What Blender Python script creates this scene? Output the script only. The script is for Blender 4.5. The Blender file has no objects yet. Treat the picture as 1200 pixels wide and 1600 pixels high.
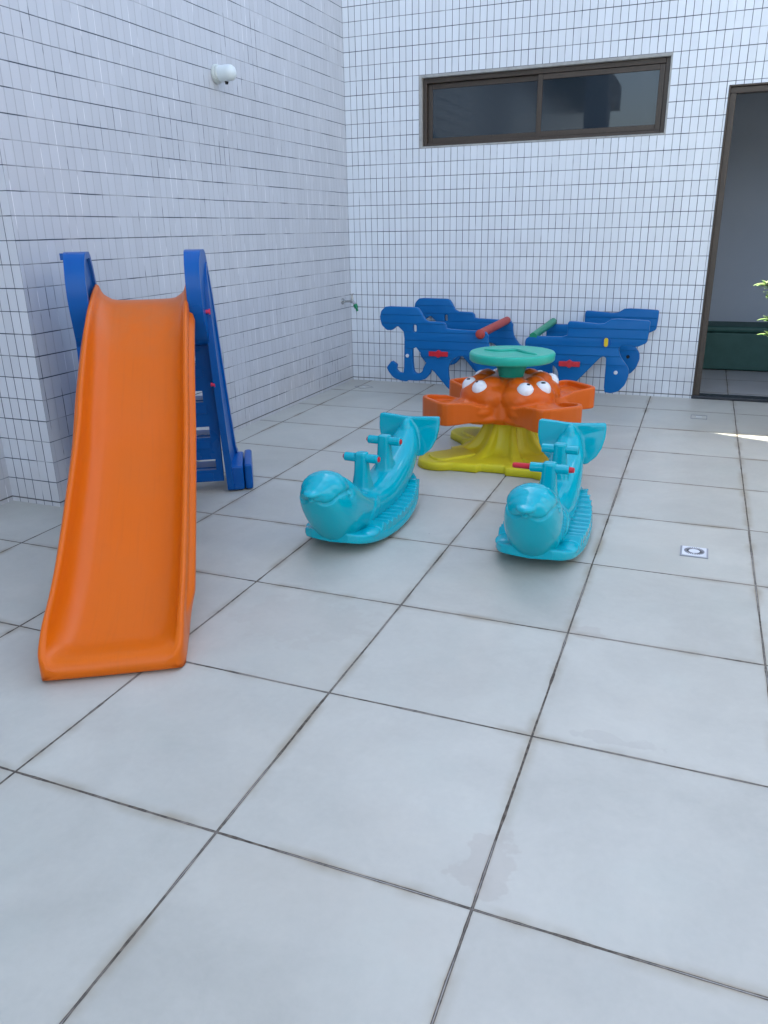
import bpy, bmesh, math, random
from mathutils import Vector, Matrix
random.seed(7)
S = bpy.context.scene
COL = S.collection
R = math.radians

# ------------------------------------------------------------------ camera
cam_d = bpy.data.cameras.new("camera"); cam = bpy.data.objects.new("camera", cam_d); COL.objects.link(cam)
F_PX, PITCH, ROLL, YAW = 1207.33, 0.3511, -0.0183, -0.3839
cf = Vector((math.sin(YAW)*math.cos(PITCH), math.cos(YAW)*math.cos(PITCH), -math.sin(PITCH)))
cr = Vector((math.cos(YAW), -math.sin(YAW), 0)); cu = cr.cross(cf)
cr2 = cr*math.cos(ROLL)+cu*math.sin(ROLL); cu2 = -cr*math.sin(ROLL)+cu*math.cos(ROLL)
m = Matrix((cr2, cu2, -cf)).transposed().to_4x4(); m.translation = Vector((2.7847, -6.2256, 1.2434))
cam.matrix_world = m
cam_d.sensor_width = 36; cam_d.lens = F_PX/1600*36
cam_d.clip_start = 0.05; cam_d.clip_end = 500
S.camera = cam
S.render.resolution_x = 768; S.render.resolution_y = 1024

# ------------------------------------------------------------------ light
ROOF_H = 3.6                                   # back building's roof height
hd = Vector((-0.942, 0.337, 0)); SUN_EL = math.atan(ROOF_H/3.12)
sd = Vector((hd.x*math.cos(SUN_EL), hd.y*math.cos(SUN_EL), math.sin(SUN_EL)))
w = bpy.data.worlds.new("World"); S.world = w; w.use_nodes = True
nt = w.node_tree; nt.nodes.clear()
sky = nt.nodes.new('ShaderNodeTexSky'); sky.sky_type = 'NISHITA'; sky.sun_disc = False
sky.sun_elevation = SUN_EL; sky.sun_rotation = math.atan2(hd.x, hd.y)
sky.air_density = 1.0; sky.dust_density = 3.5; sky.ozone_density = 1.0
bg = nt.nodes.new('ShaderNodeBackground'); bg.inputs[1].default_value = 0.15
wo = nt.nodes.new('ShaderNodeOutputWorld')
# broken cloud over the blue
tcw = nt.nodes.new('ShaderNodeTexCoord'); nzw = nt.nodes.new('ShaderNodeTexNoise'); nzw.inputs['Scale'].default_value = 2.6
nzw.inputs['Detail'].default_value = 6; nzw.inputs['Roughness'].default_value = 0.55; nzw.inputs['Distortion'].default_value = 0.5
rmw = nt.nodes.new('ShaderNodeMapRange'); rmw.interpolation_type = 'SMOOTHSTEP'; rmw.inputs[1].default_value = 0.55; rmw.inputs[2].default_value = 0.68; rmw.inputs[4].default_value = 0.9
mxw = nt.nodes.new('ShaderNodeMix'); mxw.data_type = 'RGBA'; mxw.inputs[7].default_value = (6.5, 7.4, 8.2, 1)
nt.links.new(tcw.outputs['Generated'], nzw.inputs['Vector']); nt.links.new(nzw.outputs[0], rmw.inputs[0]); nt.links.new(rmw.outputs[0], mxw.inputs[0])
nt.links.new(sky.outputs[0], mxw.inputs[6]); nt.links.new(mxw.outputs[2], bg.inputs[0]); nt.links.new(bg.outputs[0], wo.inputs[0])
sl = bpy.data.lights.new("sun", 'SUN'); sl.energy = 4.0; sl.angle = R(0.5); sl.color = (1, .95, .86)
so = bpy.data.objects.new("sun", sl); COL.objects.link(so)
so.rotation_euler = sd.to_track_quat('Z', 'Y').to_euler()
S.view_settings.view_transform = 'Standard'; S.view_settings.look = 'None'
S.view_settings.exposure = 2.25; S.view_settings.gamma = 1
S.view_settings.use_curve_mapping = False

# ------------------------------------------------------------------ node helper
class NT:
    def __init__(s, name):
        s.m = bpy.data.materials.new(name); s.m.use_nodes = True; s.t = s.m.node_tree; s.t.nodes.clear()
        s.o = s.t.nodes.new('ShaderNodeOutputMaterial'); s.p = s.t.nodes.new('ShaderNodeBsdfPrincipled')
        s.t.links.new(s.p.outputs[0], s.o.inputs[0])
    def n(s, t, **k):
        x = s.t.nodes.new(t)
        for a, b in k.items(): setattr(x, a, b)
        return x
    def l(s, a, b): s.t.links.new(a, b)
    def set(s, sock, v):
        if hasattr(v, 'links') or hasattr(v, 'is_linked'): s.l(v, sock)
        else: sock.default_value = v
    def M(s, op, a, b=0.0, c=0.0, clamp=False):
        x = s.n('ShaderNodeMath', operation=op, use_clamp=clamp)
        s.set(x.inputs[0], a); s.set(x.inputs[1], b)
        if op in ('MULTIPLY_ADD', 'SMOOTH_MIN', 'SMOOTH_MAX', 'COMPARE'): s.set(x.inputs[2], c)
        return x.outputs[0]
    def xyz(s, mode='Object'):
        tc = s.n('ShaderNodeTexCoord'); sp = s.n('ShaderNodeSeparateXYZ'); s.l(tc.outputs[mode], sp.inputs[0])
        return tc.outputs[mode], sp.outputs
    def comb(s, x, y, z=0.0):
        c = s.n('ShaderNodeCombineXYZ'); s.set(c.inputs[0], x); s.set(c.inputs[1], y); s.set(c.inputs[2], z); return c.outputs[0]
    def noise(s, vec, scale, detail=4, rough=0.55, dist=0):
        x = s.n('ShaderNodeTexNoise'); s.l(vec, x.inputs['Vector'])
        x.inputs['Scale'].default_value = scale; x.inputs['Detail'].default_value = detail
        x.inputs['Roughness'].default_value = rough; x.inputs['Distortion'].default_value = dist
        return x.outputs[0]
    def wn(s, vec, out='Value'):
        x = s.n('ShaderNodeTexWhiteNoise', noise_dimensions='3D'); s.l(vec, x.inputs['Vector']); return x.outputs[out]
    def rng(s, v, a, b, c=0.0, d=1.0, smooth=True):
        x = s.n('ShaderNodeMapRange'); x.interpolation_type = 'SMOOTHSTEP' if smooth else 'LINEAR'
        s.set(x.inputs[0], v); s.set(x.inputs[1], a); s.set(x.inputs[2], b); s.set(x.inputs[3], c); s.set(x.inputs[4], d)
        return x.outputs[0]
    def mix(s, f, a, b, mode='MIX'):
        x = s.n('ShaderNodeMix', data_type='RGBA', blend_type=mode); s.set(x.inputs[0], f)
        for i, v in ((6, a), (7, b)):
            if isinstance(v, tuple): x.inputs[i].default_value = (*v, 1) if len(v) == 3 else v
            else: s.l(v, x.inputs[i])
        return x.outputs[2]
    def bump(s, h, strength=0.5, dist=0.01, normal=None):
        x = s.n('ShaderNodeBump'); x.inputs['Strength'].default_value = strength; x.inputs['Distance'].default_value = dist
        s.l(h, x.inputs['Height'])
        if normal is not None: s.l(normal, x.inputs['Normal'])
        return x.outputs[0]
    def P(s, **k):
        for a, b in k.items():
            i = s.p.inputs[{'base': 'Base Color', 'rough': 'Roughness', 'metal': 'Metallic', 'normal': 'Normal', 'coat': 'Coat Weight',
                            'coatr': 'Coat Roughness', 'ior': 'IOR', 'spec': 'Specular IOR Level', 'sss': 'Subsurface Weight'}[a]]
            if isinstance(b, tuple): i.default_value = (*b, 1)
            else: s.set(i, b)
        return s.m

# ------------------------------------------------------------------ materials
def tile_wall_mat(name, axis, dirty, whiten, base, org=0.0):
    """white 5 x 10 cm tiles; axis 0: wall runs along x, 1: along y."""
    k = NT(name); vec, o = k.xyz()
    a = k.M('DIVIDE', k.M('SUBTRACT', o[axis], org), 0.0515)
    b = k.M('DIVIDE', k.M('SUBTRACT', o[2], 0.0234), 0.1)
    # hand-laid wobble of the lines
    wob = k.noise(vec, 1.7, 2)
    a = k.M('ADD', a, k.M('MULTIPLY', k.M('SUBTRACT', k.noise(k.comb(k.M('FLOOR', a), k.M('MULTIPLY', b, 0.3)), 3.3, 1), 0.5), 0.03))
    b = k.M('ADD', b, k.M('MULTIPLY', k.M('SUBTRACT', wob, 0.5), 0.05))
    ia, ib = k.M('FLOOR', a), k.M('FLOOR', b)
    fa, fb = k.M('FRACT', a), k.M('FRACT', b)
    da = k.M('MULTIPLY', k.M('SUBTRACT', 0.5, k.M('ABSOLUTE', k.M('SUBTRACT', fa, 0.5))), 51.5)   # mm to the line
    db = k.M('MULTIPLY', k.M('SUBTRACT', 0.5, k.M('ABSOLUTE', k.M('SUBTRACT', fb, 0.5))), 100.0)
    # width of each joint varies from joint to joint and along it
    ja = k.M('ROUND', a); jb = k.M('ROUND', b)
    va = k.wn(k.comb(ja, ib, 3.0)); va2 = k.wn(k.comb(ja, k.M('FLOOR', k.M('DIVIDE', b, 4.0)), 9.0)); vb = k.wn(k.comb(k.M('FLOOR', k.M('DIVIDE', a, 5.0)), jb, 5.0))
    wa = k.M('ADD', 1.25, k.M('MULTIPLY', k.M('ADD', va, va2), 0.5))
    wb = k.M('ADD', 1.5, k.M('MULTIPLY', vb, 0.9))
    la = k.M('SUBTRACT', 1.0, k.rng(k.M('SUBTRACT', da, wa), -0.35, 0.45))
    lb = k.M('SUBTRACT', 1.0, k.rng(k.M('SUBTRACT', db, wb), -0.35, 0.45))
    # dirt in the joints: dark where it collects, white where fresh grout was wiped in
    nA = k.noise(k.comb(k.M('MULTIPLY', ja, 3.1), k.M('MULTIPLY', b, 0.55), 1.0), 1.0, 3)
    nB = k.noise(k.comb(k.M('MULTIPLY', a, 0.16), k.M('MULTIPLY', jb, 3.7), 7.0), 1.0, 3)
    big = k.noise(vec, 0.9, 2)
    dA = k.rng(k.M('ADD', nA, k.M('MULTIPLY', k.M('SUBTRACT', big, 0.5), 0.9)), dirty[0], dirty[1])
    dB = k.rng(nB, dirty[2], dirty[3])
    dark = (0.035, 0.05, 0.075); pale = base
    white = (0.74, 0.75, 0.77)
    wA = k.rng(k.noise(k.comb(k.M('MULTIPLY', ja, 5.3), k.M('MULTIPLY', b, 0.25), 21.0), 1.0, 2), whiten[0], whiten[1])
    gA = k.mix(wA, k.mix(dA, tuple(c*0.70 for c in pale), dark), white)
    gB = k.mix(dB, tuple(c*0.72 for c in pale), dark)
    per = k.wn(k.comb(ia, ib, 0.0))
    tone = k.M('ADD', 0.955, k.M('MULTIPLY', per, 0.07))
    t = k.mix(1.0, pale, k.comb(tone, tone, tone), 'MULTIPLY')
    # run-off grime: tall streaks and a damp foot
    st = k.noise(k.comb(k.M('MULTIPLY', o[axis], 9.0), k.M('MULTIPLY', o[2], 0.5), 2.0), 1.0, 4)
    t = k.mix(k.M('MULTIPLY', k.rng(st, 0.48, 0.8), 0.12), t, (0.46, 0.46, 0.47))
    foot = k.M('MULTIPLY', k.rng(o[2], 0.0, 0.55, 1.0, 0.0), k.rng(k.noise(vec, 3.0, 4), 0.2, 0.75))
    t = k.mix(k.M('MULTIPLY', foot, 0.45), t, (0.42, 0.39, 0.36))
    c = k.mix(la, t, gA); c = k.mix(lb, c, gB)
    # mortar wash line at the lowest joint
    low = k.M('SUBTRACT', 1.0, k.rng(k.M('ABSOLUTE', k.M('SUBTRACT', o[2], 0.0234)), 0.002, 0.005))
    c = k.mix(k.M('MULTIPLY', low, 0.8), c, (0.07, 0.065, 0.06))
    g = k.M('MAXIMUM', la, lb)
    # every tile tilts a hair its own way
    col = k.wn(k.comb(ia, ib, 12.0), 'Color')
    sub = k.n('ShaderNodeVectorMath', operation='SUBTRACT'); k.l(col, sub.inputs[0]); sub.inputs[1].default_value = (.5, .5, .5)
    scl = k.n('ShaderNodeVectorMath', operation='SCALE'); k.l(sub.outputs[0], scl.inputs[0]); scl.inputs['Scale'].default_value = 0.018
    geo = k.n('ShaderNodeNewGeometry'); add = k.n('ShaderNodeVectorMath', operation='ADD')
    k.l(geo.outputs['Normal'], add.inputs[0]); k.l(scl.outputs[0], add.inputs[1])
    nrm = k.n('ShaderNodeVectorMath', operation='NORMALIZE'); k.l(add.outputs[0], nrm.inputs[0])
    h = k.M('ADD', k.M('MULTIPLY', g, -1.0), k.M('MULTIPLY', k.noise(vec, 14, 2), 0.12))
    nb = k.bump(h, 0.6, 0.002, nrm.outputs[0])
    rough = k.M('ADD', 0.16, k.M('MULTIPLY', g, 0.5))
    rough = k.M('ADD', rough, k.M('MULTIPLY', k.noise(vec, 5, 3), 0.12))
    return k.P(base=c, rough=rough, normal=nb)

def floor_mat(name, gx, gy, s, base):
    k = NT(name); vec, o = k.xyz()
    wx = k.M('MULTIPLY', k.M('SUBTRACT', k.noise(vec, 2.3, 2), 0.5), 0.006)
    a = k.M('DIVIDE', k.M('ADD', k.M('SUBTRACT', o[0], gx), wx), s)
    b = k.M('DIVIDE', k.M('ADD', k.M('SUBTRACT', o[1], gy), wx), s)
    ia, ib = k.M('FLOOR', a), k.M('FLOOR', b)
    def dist(f): return k.M('MULTIPLY', k.M('SUBTRACT', 0.5, k.M('ABSOLUTE', k.M('SUBTRACT', k.M('FRACT', f), 0.5))), s*1000)
    da, db = dist(a), dist(b)
    n1 = k.noise(vec, 9, 4); d = k.M('MINIMUM', da, db)
    edge = k.M('ADD', 2.7, k.M('MULTIPLY', k.rng(n1, 0.42, 0.75), 2.2))
    g = k.M('SUBTRACT', 1.0, k.rng(k.M('SUBTRACT', d, edge), -0.5, 0.4))
    core = k.M('SUBTRACT', 1.0, k.rng(k.M('ABSOLUTE', k.M('SUBTRACT', d, 0.2)), 0.5, 1.3))
    # grout: grey cement ridge with black dirt both sides
    gn = k.noise(vec, 60, 3)
    gcol = k.mix(k.rng(gn, 0.35, 0.7), (0.060, 0.050, 0.038), (0.16, 0.135, 0.105))
    gcol = k.mix(k.M('MULTIPLY', core, k.rng(k.noise(vec, 3.1, 3), 0.42, 0.62)), gcol, (0.33, 0.32, 0.30))
    # tiles: porcelain with soft clouds
    per = k.wn(k.comb(ia, ib, 0.0)); shift = k.comb(k.M('ADD', o[0], k.M('MULTIPLY', per, 31.0)), o[1], k.M('MULTIPLY', per, 17.0))
    cl = k.noise(shift, 2.1, 6, 0.62, 0.4); fine = k.noise(shift, 55, 4, 0.6); mid = k.noise(shift, 9, 5, 0.65, 0.5)
    tone = k.M('ADD', 0.87, k.M('MULTIPLY', k.rng(cl, 0.25, 0.75), 0.16))
    tone = k.M('ADD', tone, k.M('MULTIPLY', k.M('SUBTRACT', fine, 0.5), 0.09))
    tone = k.M('ADD', tone, k.M('MULTIPLY', k.M('SUBTRACT', mid, 0.5), 0.16))
    tone = k.M('ADD', tone, k.M('MULTIPLY', k.M('SUBTRACT', per, 0.5), 0.08))
    c = k.mix(1.0, base, k.comb(tone, tone, tone), 'MULTIPLY')
    # warm blush clouds
    c = k.mix(k.M('MULTIPLY', k.rng(k.noise(shift, 1.3, 4), 0.5, 0.75), 0.25), c, (base[0]*1.0, base[1]*0.93, base[2]*0.88))
    c = k.mix(k.M('MULTIPLY', k.rng(k.noise(shift, 3.7, 4), 0.5, 0.7), 0.22), c, (base[0]*0.90, base[1]*0.98, base[2]*0.98))
    # dirt creeping out of the joints
    creep = k.M('MULTIPLY', k.rng(d, 2.0, 32.0, 1.0, 0.0), k.rng(k.noise(vec, 4.3, 4), 0.40, 0.68))
    c = k.mix(k.M('MULTIPLY', creep, 0.75), c, (0.27, 0.225, 0.15))
    c = k.mix(k.M('MULTIPLY', k.rng(d, 2.5, 9.0, 1.0, 0.0), k.M('MULTIPLY', k.rng(k.noise(vec, 3.1, 3), 0.40, 0.62), 0.7)), c, (0.30, 0.25, 0.18))
    # dried water marks
    def blob(cx, cy, rx, ry, thr, amt, colr, c):
        ex = k.M('DIVIDE', k.M('SUBTRACT', o[0], cx), rx); ey = k.M('DIVIDE', k.M('SUBTRACT', o[1], cy), ry)
        rr = k.M('SQRT', k.M('ADD', k.M('MULTIPLY', ex, ex), k.M('MULTIPLY', ey, ey)))
        rr = k.M('ADD', rr, k.M('MULTIPLY', k.M('SUBTRACT', k.noise(vec, 16, 4, 0.5), 0.5), thr))
        mk = k.rng(rr, 0.80, 1.0, 1.0, 0.0)
        return k.mix(k.M('MULTIPLY', mk, amt), c, colr)
    tan = (0.36, 0.315, 0.27)
    c = blob(2.500, -4.99, 0.062, 0.115, 2.6, 0.32, tan, c)
    c = blob(2.560, -3.92, 0.060, 0.045, 2.4, 0.28, tan, c)
    c = blob(2.70, -4.47, 0.10, 0.028, 2.6, 0.22, (0.33, 0.31, 0.28), c)
    c = blob(0.25, -2.95, 0.40, 0.3, 2.4, 0.22, tan, c)
    c = blob(1.65, -4.15, 0.25, 0.18, 2.4, 0.15, tan, c)
    # hairline scuffs, specks
    sc = k.noise(k.comb(k.M('MULTIPLY', o[0], 24.0), k.M('MULTIPLY', o[1], 75.0), 0.0), 1.0, 5, 0.7, 1.2)
    c = k.mix(k.M('MULTIPLY', k.rng(sc, 0.69, 0.78), 0.25), c, (0.2, 0.2, 0.2))
    vo = k.n('ShaderNodeTexVoronoi'); k.l(vec, vo.inputs['Vector']); vo.inputs['Scale'].default_value = 9.0
    sp = k.M('MULTIPLY', k.rng(vo.outputs['Distance'], 0.020, 0.035, 1.0, 0.0), k.rng(k.wn(vo.outputs['Position']), 0.72, 0.74))
    c = k.mix(k.M('MULTIPLY', sp, 0.6), c, (0.12, 0.11, 0.10))
    # browner and darker towards the back wall
    c = k.mix(k.M('MULTIPLY', k.rng(o[1], -0.5, 0.0, 0.0, 1.0), 0.22), c, (0.34, 0.30, 0.27))
    c = k.mix(g, c, gcol)
    h = k.M('ADD', k.M('MULTIPLY', g, -1.0), k.M('ADD', k.M('MULTIPLY', k.M('MULTIPLY', core, g), 0.5), k.M('MULTIPLY', mid, 0.10)))
    h = k.M('ADD', h, k.M('MULTIPLY', fine, 0.05))
    nb = k.bump(h, 0.7, 0.003)
    rough = k.M('ADD', 0.40, k.M('MULTIPLY', g, 0.45)); rough = k.M('ADD', rough, k.M('MULTIPLY', k.M('SUBTRACT', mid, 0.5), 0.22))
    return k.P(base=c, rough=rough, normal=nb, spec=0.45)

def plastic(name, col, rough=0.28, wear=0.10, wearcol=None, grime=0.25, strakes=False, spec=0.25, rub=0, gloss=False):
    k = NT(name); vec, o = k.xyz()
    n1 = k.noise(vec, 4, 4); n2 = k.noise(vec, 38, 4, 0.7)
    wc = wearcol or tuple(min(1, c*0.75+0.10) for c in col)
    c = k.mix(k.M('MULTIPLY', k.rng(n1, 0.42, 0.72), wear), col, wc)
    sc = k.noise(k.comb(k.M('MULTIPLY', o[0], 60.0), k.M('MULTIPLY', o[1], 14.0), k.M('MULTIPLY', o[2], 22.0)), 1.0, 5, 0.75, 0.8)
    sm = k.rng(sc, 0.66, 0.74)
    c = k.mix(k.M('MULTIPLY', sm, grime), c, wc)
    dk = k.rng(k.noise(vec, 15, 5, 0.7), 0.60, 0.80)
    c = k.mix(k.M('MULTIPLY', dk, grime*0.55), c, tuple(x*0.45+0.01 for x in col))
    if rub:      # rub marks along the run of the chute, darker scuffs and chalky lines
        lim = k.rng(k.M('ABSOLUTE', o[0]), 0.06, 0.16, 1.0, 0.15)
        ru = k.noise(k.comb(k.M('MULTIPLY', o[0], 75.0), k.M('MULTIPLY', o[1], 3.0), 0.0), 1.0, 5, 0.6)
        c = k.mix(k.M('MULTIPLY', k.M('MULTIPLY', k.rng(ru, 0.50, 0.68), lim), rub), c, tuple(x*0.62+0.012 for x in col))
        ru2 = k.noise(k.comb(k.M('MULTIPLY', o[0], 140.0), k.M('MULTIPLY', o[1], 5.0), 4.0), 1.0, 4, 0.6)
        c = k.mix(k.M('MULTIPLY', k.M('MULTIPLY', k.rng(ru2, 0.62, 0.72), lim), rub*0.5), c, (0.62, 0.24, 0.10))
        top = k.M('MULTIPLY', k.rng(o[1], 1.15, 1.5), k.rng(k.noise(vec, 7, 4, 0.7), 0.35, 0.7))
        c = k.mix(k.M('MULTIPLY', top, 0.35), c, (0.52, 0.16, 0.05))
    h = k.M('ADD', k.M('MULTIPLY', k.noise(vec, 11, 2), 0.6), k.M('MULTIPLY', n2, 0.05))
    if strakes:
        z = k.M('FRACT', k.M('DIVIDE', k.M('ADD', o[2], 0.012), 0.060))
        saw = k.M('MULTIPLY', k.rng(z, 0.0, 0.14), k.rng(z, 0.14, 1.0, 1.0, 0.55, False))
        lim = k.rng(o[2], 0.33, 0.36)
        h = k.M('ADD', k.M('MULTIPLY', h, 0.35), k.M('MULTIPLY', k.M('MULTIPLY', saw, lim), 1.0))
    nb = k.bump(h, 0.35 if not strakes else 0.9, 0.0035)
    if gloss:
        nb = k.bump(k.noise(vec, 9, 1), 0.25, 0.002)
        return k.P(base=c, rough=k.M('ADD', rough, k.M('MULTIPLY', k.rng(n2, 0.4, 0.8), 0.10)), normal=nb, spec=0.4)
    r = k.M('ADD', rough, k.M('MULTIPLY', k.M('SUBTRACT', n1, 0.5), 0.22)); r = k.M('ADD', r, k.M('MULTIPLY', sm, 0.18))
    return k.P(base=c, rough=r, normal=nb, spec=spec)

def simple(name, col, rough=0.5, metal=0.0, nscale=30, amt=0.12, bumpd=0.001):
    k = NT(name); vec, o = k.xyz(); n = k.noise(vec, nscale, 4)
    c = k.mix(k.M('MULTIPLY', k.rng(n, 0.3, 0.75), amt*3), col, tuple(x*0.6 for x in col))
    return k.P(base=c, rough=k.M('ADD', rough, k.M('MULTIPLY', k.M('SUBTRACT', n, 0.5), 0.2)), metal=metal, normal=k.bump(n, 0.3, bumpd))

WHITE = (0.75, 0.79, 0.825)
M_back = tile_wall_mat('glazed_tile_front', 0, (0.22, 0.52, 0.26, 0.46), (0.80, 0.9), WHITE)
M_side = tile_wall_mat('shaded_tile_side', 1, (0.60, 0.74, 0.36, 0.56), (0.55, 0.63), (0.55, 0.572, 0.605))  # same white tile, base darkened to carry the left wall's shade
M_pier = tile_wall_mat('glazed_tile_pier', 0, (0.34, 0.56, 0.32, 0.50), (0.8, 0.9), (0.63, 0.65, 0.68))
M_stucco = simple('reveal_mortar', (0.42, 0.42, 0.40), 0.9, 0, 22, 0.2, 0.004)
M_floor = floor_mat('porcelain_floor', 1.3388, -5.1077, 0.5814, (0.485, 0.480, 0.420))
M_floor_in = floor_mat('indoor_floor', 3.055, 0.9, 0.6, (0.42, 0.43, 0.44))
M_bronze = simple('bronze_aluminium', (0.066, 0.050, 0.038), 0.42, 0.3, 60, 0.1)
M_track = simple('dark_sill', (0.018, 0.022, 0.028), 0.4, 0.0, 40, 0.15)
M_grey = simple('grey_render', (0.33, 0.34, 0.36), 0.9, 0, 6, 0.1, 0.004)
M_room = simple('painted_room', (0.36, 0.40, 0.46), 0.8, 0, 3, 0.04, 0.001)
M_green = simple('green_upholstery', (0.022, 0.082, 0.068), 0.6, 0, 12, 0.1, 0.003)
M_roof = simple('roof_concrete', (0.28, 0.28, 0.28), 0.9, 0, 5, 0.2, 0.004)
M_orange = plastic('orange_plastic', (0.68, 0.128, 0.001), 0.34, 0.25, (0.60, 0.135, 0.012), 0.14, rub=0.12)
M_orange2 = plastic('orange_crab_plastic', (0.62, 0.108, 0.006), 0.32, 0.25, (0.54, 0.13, 0.03), 0.22)
M_blue = plastic('blue_plastic', (0.0, 0.085, 0.330), 0.30, 0.2, (0.0, 0.11, 0.36), 0.12)
M_blue2 = plastic('blue_strake_plastic', (0.0, 0.115, 0.350), 0.38, 0.3, (0.005, 0.15, 0.40), 0.18, strakes=True)
M_cyan = plastic('cyan_plastic', (0.0, 0.375, 0.46), 0.06, 0.08, (0.0, 0.40, 0.47), 0.05, gloss=True)
M_yellow = plastic('yellow_plastic', (0.66, 0.56, 0.020), 0.36, 0.3, (0.52, 0.46, 0.08), 0.35)
M_teal = plastic('green_plastic', (0.020, 0.40, 0.285), 0.33, 0.4, (0.10, 0.48, 0.38), 0.25)
M_dgreen = plastic('dark_green_plastic', (0.010, 0.24, 0.13), 0.4, 0.3, None, 0.2)
M_red = plastic('red_plastic', (0.55, 0.02, 0.035), 0.35, 0.2, None, 0.2)
M_fred = plastic('faded_red_plastic', (0.40, 0.055, 0.045), 0.5, 0.5, (0.42, 0.13, 0.11), 0.3)
M_pink = plastic('pink_red_plastic', (0.62, 0.03, 0.09), 0.35, 0.1, None, 0.1)
M_eye = simple('white_eye', (0.78, 0.79, 0.80), 0.22, 0, 8, 0.02)
M_black = simple('black_pupil', (0.012, 0.012, 0.014), 0.25)
M_tyel = simple('yellow_plug', (0.70, 0.52, 0.02), 0.4)
M_screw = simple('zinc_screw', (0.75, 0.76, 0.78), 0.3, 0.2)
M_lampw = simple('lamp_body', (0.62, 0.66, 0.62), 0.45, 0, 30, 0.12)
M_opal = simple('opal_diffuser', (0.70, 0.76, 0.75), 0.3, 0, 14, 0.04)
M_chrome = simple('chrome', (0.50, 0.50, 0.48), 0.22, 1.0)
M_tapg = plastic('tap_green', (0.01, 0.20, 0.09), 0.35)
M_drain = simple('drain_steel', (0.74, 0.76, 0.78), 0.35, 0.0)
M_slot = simple('drain_slot', (0.09, 0.09, 0.095), 0.8)
M_wood = simple('branch_bark', (0.14, 0.10, 0.06), 0.9)
M_pot = simple('terracotta', (0.38, 0.15, 0.08), 0.8)
M_soil = simple('potting_soil', (0.04, 0.028, 0.02), 0.95)
def leaf_mat():
    k = NT('variegated_leaf'); tc = k.n('ShaderNodeTexCoord'); sp = k.n('ShaderNodeSeparateXYZ'); k.l(tc.outputs['UV'], sp.inputs[0])
    u = k.M('ABSOLUTE', k.M('SUBTRACT', sp.outputs[0], 0.5)); n = k.noise(tc.outputs['Object'], 40, 3)
    f = k.rng(k.M('ADD', u, k.M('MULTIPLY', k.M('SUBTRACT', n, 0.5), 0.3)), 0.24, 0.34)
    return k.P(base=k.mix(f, (0.045, 0.15, 0.02), (0.40, 0.50, 0.20)), rough=0.4)
M_leaf = leaf_mat()
def glass_mat():
    k = NT('tinted_window_glass'); vec, o = k.xyz()
    nb = k.bump(k.noise(vec, 2.0, 2), 0.10, 0.004)
    return k.P(base=(0.012, 0.022, 0.032), rough=0.02, ior=1.6, normal=nb, spec=0.5)
M_glass = glass_mat()

# ------------------------------------------------------------------ mesh helpers
def obj(name, bm, mat, parent=None, smooth=False, bevel=0, sub=0, seg=2, auto=None):
    me = bpy.data.meshes.new(name)
    if isinstance(bm, bpy.types.Mesh): me = bm; me.name = name
    else: bm.normal_update(); bm.to_mesh(me); bm.free()
    o = bpy.data.objects.new(name, me); COL.objects.link(o)
    mats = mat if isinstance(mat, (list, tuple)) else [mat]
    if not len(me.materials):
        for x in mats: me.materials.append(x)
    if smooth:
        for p in me.polygons: p.use_smooth = True
    if bevel:
        b = o.modifiers.new('bevel', 'BEVEL'); b.width = bevel; b.segments = seg; b.limit_method = 'ANGLE'; b.angle_limit = R(35)
        for p in me.polygons: p.use_smooth = True
        wn_ = o.modifiers.new('wn', 'WEIGHTED_NORMAL'); wn_.keep_sharp = True
    if sub:
        s = o.modifiers.new('sub', 'SUBSURF'); s.levels = s.render_levels = sub
    if auto: me.set_sharp_from_angle(angle=R(auto))
    if parent: o.parent = parent
    return o
def tag(o, label, cat, group=None, kind=None):
    if label: o['label'] = label
    if cat: o['category'] = cat
    if group: o['group'] = group
    if kind: o['kind'] = kind
    return o
def thing(name, label, cat, loc=(0, 0, 0), rz=0, group=None):
    o = bpy.data.objects.new(name, None); COL.objects.link(o); o.location = loc; o.rotation_euler = (0, 0, rz)
    o.empty_display_size = 0.1
    return tag(o, label, cat, group)
def BM(): return bmesh.new()
def box(bm, c, s, rot=None):
    r = bmesh.ops.create_cube(bm, size=1)
    M_ = Matrix.Translation(c) @ (rot or Matrix.Identity(4)) @ Matrix.Diagonal((*s, 1))
    bmesh.ops.transform(bm, matrix=M_, verts=r['verts']); return r['verts']
def box2(bm, a, b): return box(bm, [(x+y)/2 for x, y in zip(a, b)], [abs(y-x) for x, y in zip(a, b)])
def frustum(bm, p0, p1, r0, r1, seg=24, cap=True):
    p0, p1 = Vector(p0), Vector(p1); d = p1-p0
    r = bmesh.ops.create_cone(bm, cap_ends=cap, segments=seg, radius1=r0, radius2=r1, depth=d.length)
    bmesh.ops.transform(bm, matrix=Matrix.Translation((p0+p1)/2) @ d.to_track_quat('Z', 'Y').to_matrix().to_4x4(), verts=r['verts'])
    return r['verts']
def ell(bm, c, s, rot=None, sub=3):
    r = bmesh.ops.create_icosphere(bm, subdivisions=sub, radius=1)
    bmesh.ops.transform(bm, matrix=Matrix.Translation(c) @ (rot or Matrix.Identity(4)) @ Matrix.Diagonal((*s, 1)), verts=r['verts'])
    return r['verts']
def lathe(bm, prof, seg=48, c=(0, 0, 0)):
    rings = []
    for r, z in prof:
        rings.append([bm.verts.new((c[0]+r*math.cos(2*math.pi*i/seg), c[1]+r*math.sin(2*math.pi*i/seg), c[2]+z)) for i in range(seg)])
    for a, b in zip(rings, rings[1:]):
        for i in range(seg): bm.faces.new((a[i], a[(i+1) % seg], b[(i+1) % seg], b[i]))
    bm.faces.new(rings[0][::-1]); bm.faces.new(rings[-1])
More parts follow.
